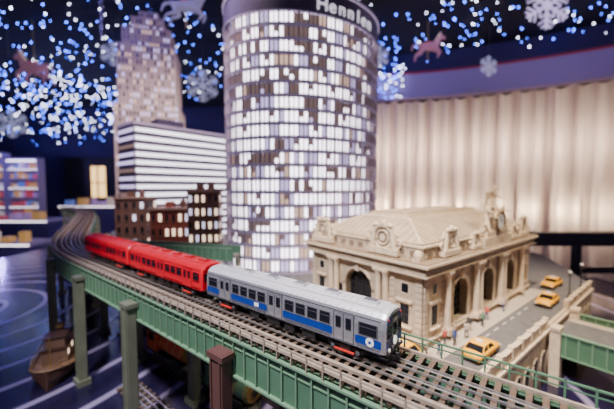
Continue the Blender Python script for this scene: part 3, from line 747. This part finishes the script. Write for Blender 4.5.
# barrier rail on right, lamp posts
dkw=M('barrier_dark_wood',(0.02,0.018,0.025),0.35)
b=MB(); b.bx(60,150,92,95,2.6,6.0,dkw); b.bx(60,150,91.5,95.5,6.0,6.7,dkw)
for x in (82,105,128,149): b.bx(x-.8,x+.8,92.5,94.5,-42,2.6,dkw)
b.bx(84,150,93,94,-6,-4,dkw)
b.make('visitor_barrier_rail')
def lamp_post(x,y,z):
    b=MB(); b.cyl((0,0,0),(0,0,.5),.28,blackm); b.cyl((0,0,.5),(0,0,4.2),.1,blackm,r1=.07); b.cyl((0,0,4.2),(0,0,4.4),.22,blackm); b.sph((0,0,4.75),.28,whitep); b.cyl((0,0,5.0),(0,0,5.3),.15,blackm,r1=.03)
    b.tube([(-.5,0,3.8),(0,0,4.0),(.5,0,3.8)],.05,blackm); b.make('street_lamp',(x,y,z))
for a in (38,47): 
    x,y=RL(a,6.3); lamp_post(x,y,0)

# ------------------------------------------------------------ store fittings at left
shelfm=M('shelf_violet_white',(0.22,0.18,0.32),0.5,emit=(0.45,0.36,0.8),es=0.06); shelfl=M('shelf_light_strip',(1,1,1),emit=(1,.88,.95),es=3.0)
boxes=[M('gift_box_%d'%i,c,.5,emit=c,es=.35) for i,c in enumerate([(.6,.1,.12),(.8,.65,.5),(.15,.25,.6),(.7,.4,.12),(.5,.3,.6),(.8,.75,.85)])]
def shelves(x,y,w,h,rz=0):
    b=MB(); b.bx(0,w,9,10,0,h,shelfm); b.bx(-1,0,0,10,0,h,shelfm); b.bx(w,w+1,0,10,0,h,shelfm); b.bx(-1,w+1,-1,10,h,h+5,shelfm); b.bx(0,w,-1.3,-1,h+.5,h+2.5,shelfl)
    z=6
    while z<h-6:
        b.bx(0,w,0,9,z,z+1,shelfm); b.bx(0,w,-.3,0,z,z+.8,shelfl if int(z)%2 else shelfm); xx=1
        while xx<w-5:
            ww=random.uniform(2.5,6); b.bx(xx,xx+ww-.8,2,8,z+1,z+1+random.uniform(4,8.5),random.choice(boxes)); xx+=ww+random.uniform(0,1)
        z+=11
    b.make('display_shelving_unit',(x,y,-42),rz)
shelves(-398,360,46,98); shelves(-348,362,34,92); shelves(-240,392,60,80)
cviol=M('counter_violet',(.06,.05,.2),.35)
def counter(x,y,w,d,h):
    b=MB(); b.bx(0,w,0,d,0,h-2,cviol); b.bx(-1,w+1,-1,d+1,h-2,h,shelfm); b.bx(0,w,-1.4,-1,h-1.6,h-.6,shelfl)
    xx=3
    while xx<w-8: ww=random.uniform(4,9); b.bx(xx,xx+ww-1,3,3+ww-1,h,h+random.uniform(3,9),random.choice(boxes)); xx+=ww+random.uniform(0,6)
    b.make('store_counter',(x,y,-42))
counter(-300,250,90,24,36); counter(-240,300,60,20,45); counter(-250,200,70,20,26)

# ------------------------------------------------------------ ceiling decorations
wst=M('ornament_white',(0.75,0.75,0.85),0.5,emit=(0.6,0.65,1.0),es=0.3)
thread=M('hanging_thread',(0.1,0.1,0.13),0.5)
def snowflake(x,y,z,R,rz=0):
    b=MB()
    for k in range(6):
        b.T=Matrix.Rotation(k*math.pi/3,4,'Y'); b.bx(-.055*R,.055*R,-.04*R,.04*R,0,R,wst)
        for zz,ln in ((.32,.26),(.55,.34),(.78,.22)):
            for sd in (-1,1): b.cyl((0,0,zz*R),(sd*ln*R,0,(zz+ln*.75)*R),.045*R,wst,n=6)
    b.T=Matrix.Identity(4); b.cyl((0,-.06*R,0),(0,.06*R,0),.2*R,wst,n=6); b.cyl((0,0,R),(0,0,124.6-z),.1,thread,n=4)
    b.make('snowflake_ornament',(x,y,z),rz)
for (x,y,z,R,rz) in [(-66,200,84.5,10,.2),(114,152,106.5,11,0),(48,210,107,7,.3),(-188,200,61,9,.2),(-116,190,100,7,.4),(118,206,99,6.5,.2)]:
    snowflake(x,y,z,R,rz)
def horse(x,y,z,sc,m,rz):
    J=[(-.5,0,0),(0,0,-.04),(.5,0,.05),(.78,0,.42),(.95,0,.75),(1.28,0,.55),
       (.52,.16,-.15),(.95,.18,-.30),(.80,.18,-.68),(.52,-.16,-.15),(.85,-.18,-.42),(.62,-.18,-.75),
       (-.5,.18,-.12),(-.32,.2,-.42),(-.78,.2,-.62),(-.85,.2,-1.0),(-.5,-.18,-.12),(-.42,-.2,-.45),(-.88,-.2,-.60),(-1.05,-.2,-.95),
       (-.75,0,.08),(-1.05,0,.0),(-1.2,0,-.4)]
    E=[(0,1),(1,2),(2,3),(3,4),(4,5),(2,6),(6,7),(7,8),(2,9),(9,10),(10,11),(0,12),(12,13),(13,14),(14,15),(0,16),(16,17),(17,18),(18,19),(0,20),(20,21),(21,22)]
    R=[.27,.25,.28,.17,.14,.08,.13,.07,.06,.13,.07,.06,.16,.11,.06,.06,.16,.11,.06,.06,.07,.08,.03]
    V,Fc=skin(J,E,R,1); b=MB(); b.add(V,Fc,m,True)
    for sd in (-1,1): b.cyl((.92,sd*.07,.85),(.90,sd*.1,1.02),.04,m,r1=.01,n=6)
    for k in range(7): b.box((.55+k*.055,0,.35+k*.085),(.12,.05,.2),boxes[1])
    b.sph((0,0,.2),.3,boxes[0],10,6,(.9,.8,.35)); b.cyl((0,0,-1.1),(0,0,(124.6-z)/sc),.03,brass,n=8)
    b.make('carousel_horse_ornament',(x,y,z),rz,scale=sc)
pinkh=M('horse_rose',(0.6,0.28,0.34),0.5,emit=(0.8,0.35,0.5),es=0.14); whiteh=M('horse_white',(0.6,0.58,0.7),0.5,emit=(.5,.5,.8),es=.14)
horse(-172,200,96,12,pinkh,math.pi-.2); horse(-56,148,104,9,whiteh,.2); horse(76,200,109,9,pinkh,.1)
b=MB(); b.tube([(1.6*(1-i/60)*math.cos(i*.6),1.6*(1-i/60)*math.sin(i*.6),-i*.42) for i in range(58)],.38,silver,6); b.cyl((0,0,0),(0,0,9.5),.15,thread,n=4)
b.tube([(0,0,-i*.4) for i in range(60)],.3,silver,6)
b.make('icicle_spiral_ornament',(-98,152,115))
fb=M('fairy_light_blue',(0.2,0.3,1),emit=(0.05,0.12,1.0),es=30,sample=False); fw=M('fairy_light_white',(1,1,1),emit=(0.75,0.8,1.0),es=24,sample=False)
wire=M('fairy_wire',(0.01,0.01,0.03))
b=MB()
def octa(c,rr,m):
    x,y,z=c; b.add([(x+rr,y,z),(x-rr,y,z),(x,y+rr,z),(x,y-rr,z),(x,y,z+rr),(x,y,z-rr)],[(0,2,4),(2,1,4),(1,3,4),(3,0,4),(2,0,5),(1,2,5),(3,1,5),(0,3,5)],m)
def insoffit(x,y):
    if x<36: return False
    for (sx,sy,nx,ny) in sp:
        if abs(sx-x)<4: return y>sy-8
    return x>240
for k in range(1100):
    y=random.uniform(135,330); x=random.uniform(-1.05*y,1.05*y)
    if insoffit(x,y) or x<-436 or x>336: continue
    z=124.2-random.random()**1.8*(10 if x>30 else 20)
    octa((x,y,z),random.uniform(.33,.6)*(y/220)**.5,fb if random.random()<.72 else fw)
for k in range(480):
    y=random.uniform(230,400); x=random.uniform(-1.02*y,-.46*y); z=124-random.random()*50
    octa((x,y,z),random.uniform(.45,.8),fw if random.random()<.5 else fb)
for k in range(70):
    y=random.uniform(235,250); x=random.uniform(.2*y,.31*y); octa((x,y,random.uniform(88,122)),.5,fb if random.random()<.6 else fw)
for k in range(26):
    y=140+k*10; b.tube([(-430+j*28,y+6*math.sin(j*1.7+k),124.4-3*abs(math.sin(j*.9+k))) for j in range(17)],.15,wire,3)
b.make('fairy_light_canopy')

# ------------------------------------------------------------ lights
def area(name,loc,tgt,size,e,col):
    L_=bpy.data.lights.new(name,'AREA'); L_.energy=e; L_.color=col; L_.size=size; o=bpy.data.objects.new(name,L_); S.collection.objects.link(o)
    o.location=loc; o.rotation_euler=(Vector(tgt)-Vector(loc)).to_track_quat('-Z','Y').to_euler()
def spot(name,loc,tgt,ang,e,col,rad=4,blend=.6):
    L_=bpy.data.lights.new(name,'SPOT'); L_.energy=e; L_.color=col; L_.spot_size=math.radians(ang); L_.spot_blend=blend; L_.shadow_soft_size=rad; o=bpy.data.objects.new(name,L_); S.collection.objects.link(o)
    o.location=loc; o.rotation_euler=(Vector(tgt)-Vector(loc)).to_track_quat('-Z','Y').to_euler()
def point(name,loc,e,col,rad=1.5):
    L_=bpy.data.lights.new(name,'POINT'); L_.energy=e; L_.color=col; L_.shadow_soft_size=rad; o=bpy.data.objects.new(name,L_); S.collection.objects.link(o); o.location=loc
spot('station_spot',(5,12,112),(30,46,3),44,1150000,(1,.80,.58),4)
spot('station_spot',(75,30,105),(32,50,3),40,400000,(1,.80,.58),4)
spot('train_spot',(-25,-10,85),(-6,28,9),48,760000,(.98,.92,.97),4)
spot('skyline_spot',(-20,40,118),(-52,120,35),62,1000000,(1,.80,.76),5)
area('violet_wash',(-90,90,120),(-60,110,0),60,75000,(.38,.28,1))
area('violet_wash_right',(110,110,120),(100,200,30),50,55000,(.85,.55,1))
for fx in (0.04,0.14,0.24,.34,.44,.54,.64,.74,.84,.94):
    x,y,nx,ny=cp[int(fx*520)]
    point('curtain_lamp',(x+nx*8.5,y+ny*8.5,4),26000,(1,.82,.62),1.5); point('curtain_lamp',(x+nx*18,y+ny*18,50),34000,(1,.80,.68),3)
x,y,nx,ny=cp[int(.93*520)]; point('curtain_lamp',(x+nx*7,y+ny*7,72),18000,(1,.87,.72),1.5)
for x,y in ((-330,330),(-200,330),(-80,330),(80,330)): point('violet_lamp',(x,y,50),65000,(.34,.24,1),2)
w=bpy.data.worlds.new('World'); S.world=w; w.use_nodes=True; w.node_tree.nodes['Background'].inputs[0].default_value=(.42,.34,.60,1); w.node_tree.nodes['Background'].inputs[1].default_value=.36

# ------------------------------------------------------------ camera
cd=bpy.data.cameras.new('camera'); cam=bpy.data.objects.new('camera',cd); S.collection.objects.link(cam); S.camera=cam
cd.lens=18.18; cd.sensor_width=36; cd.clip_end=2000; cam.location=(0,0,20); cam.rotation_euler=(math.radians(90-3.05),0,0)
cd.dof.use_dof=True; cd.dof.focus_distance=21; cd.dof.aperture_fstop=0.062
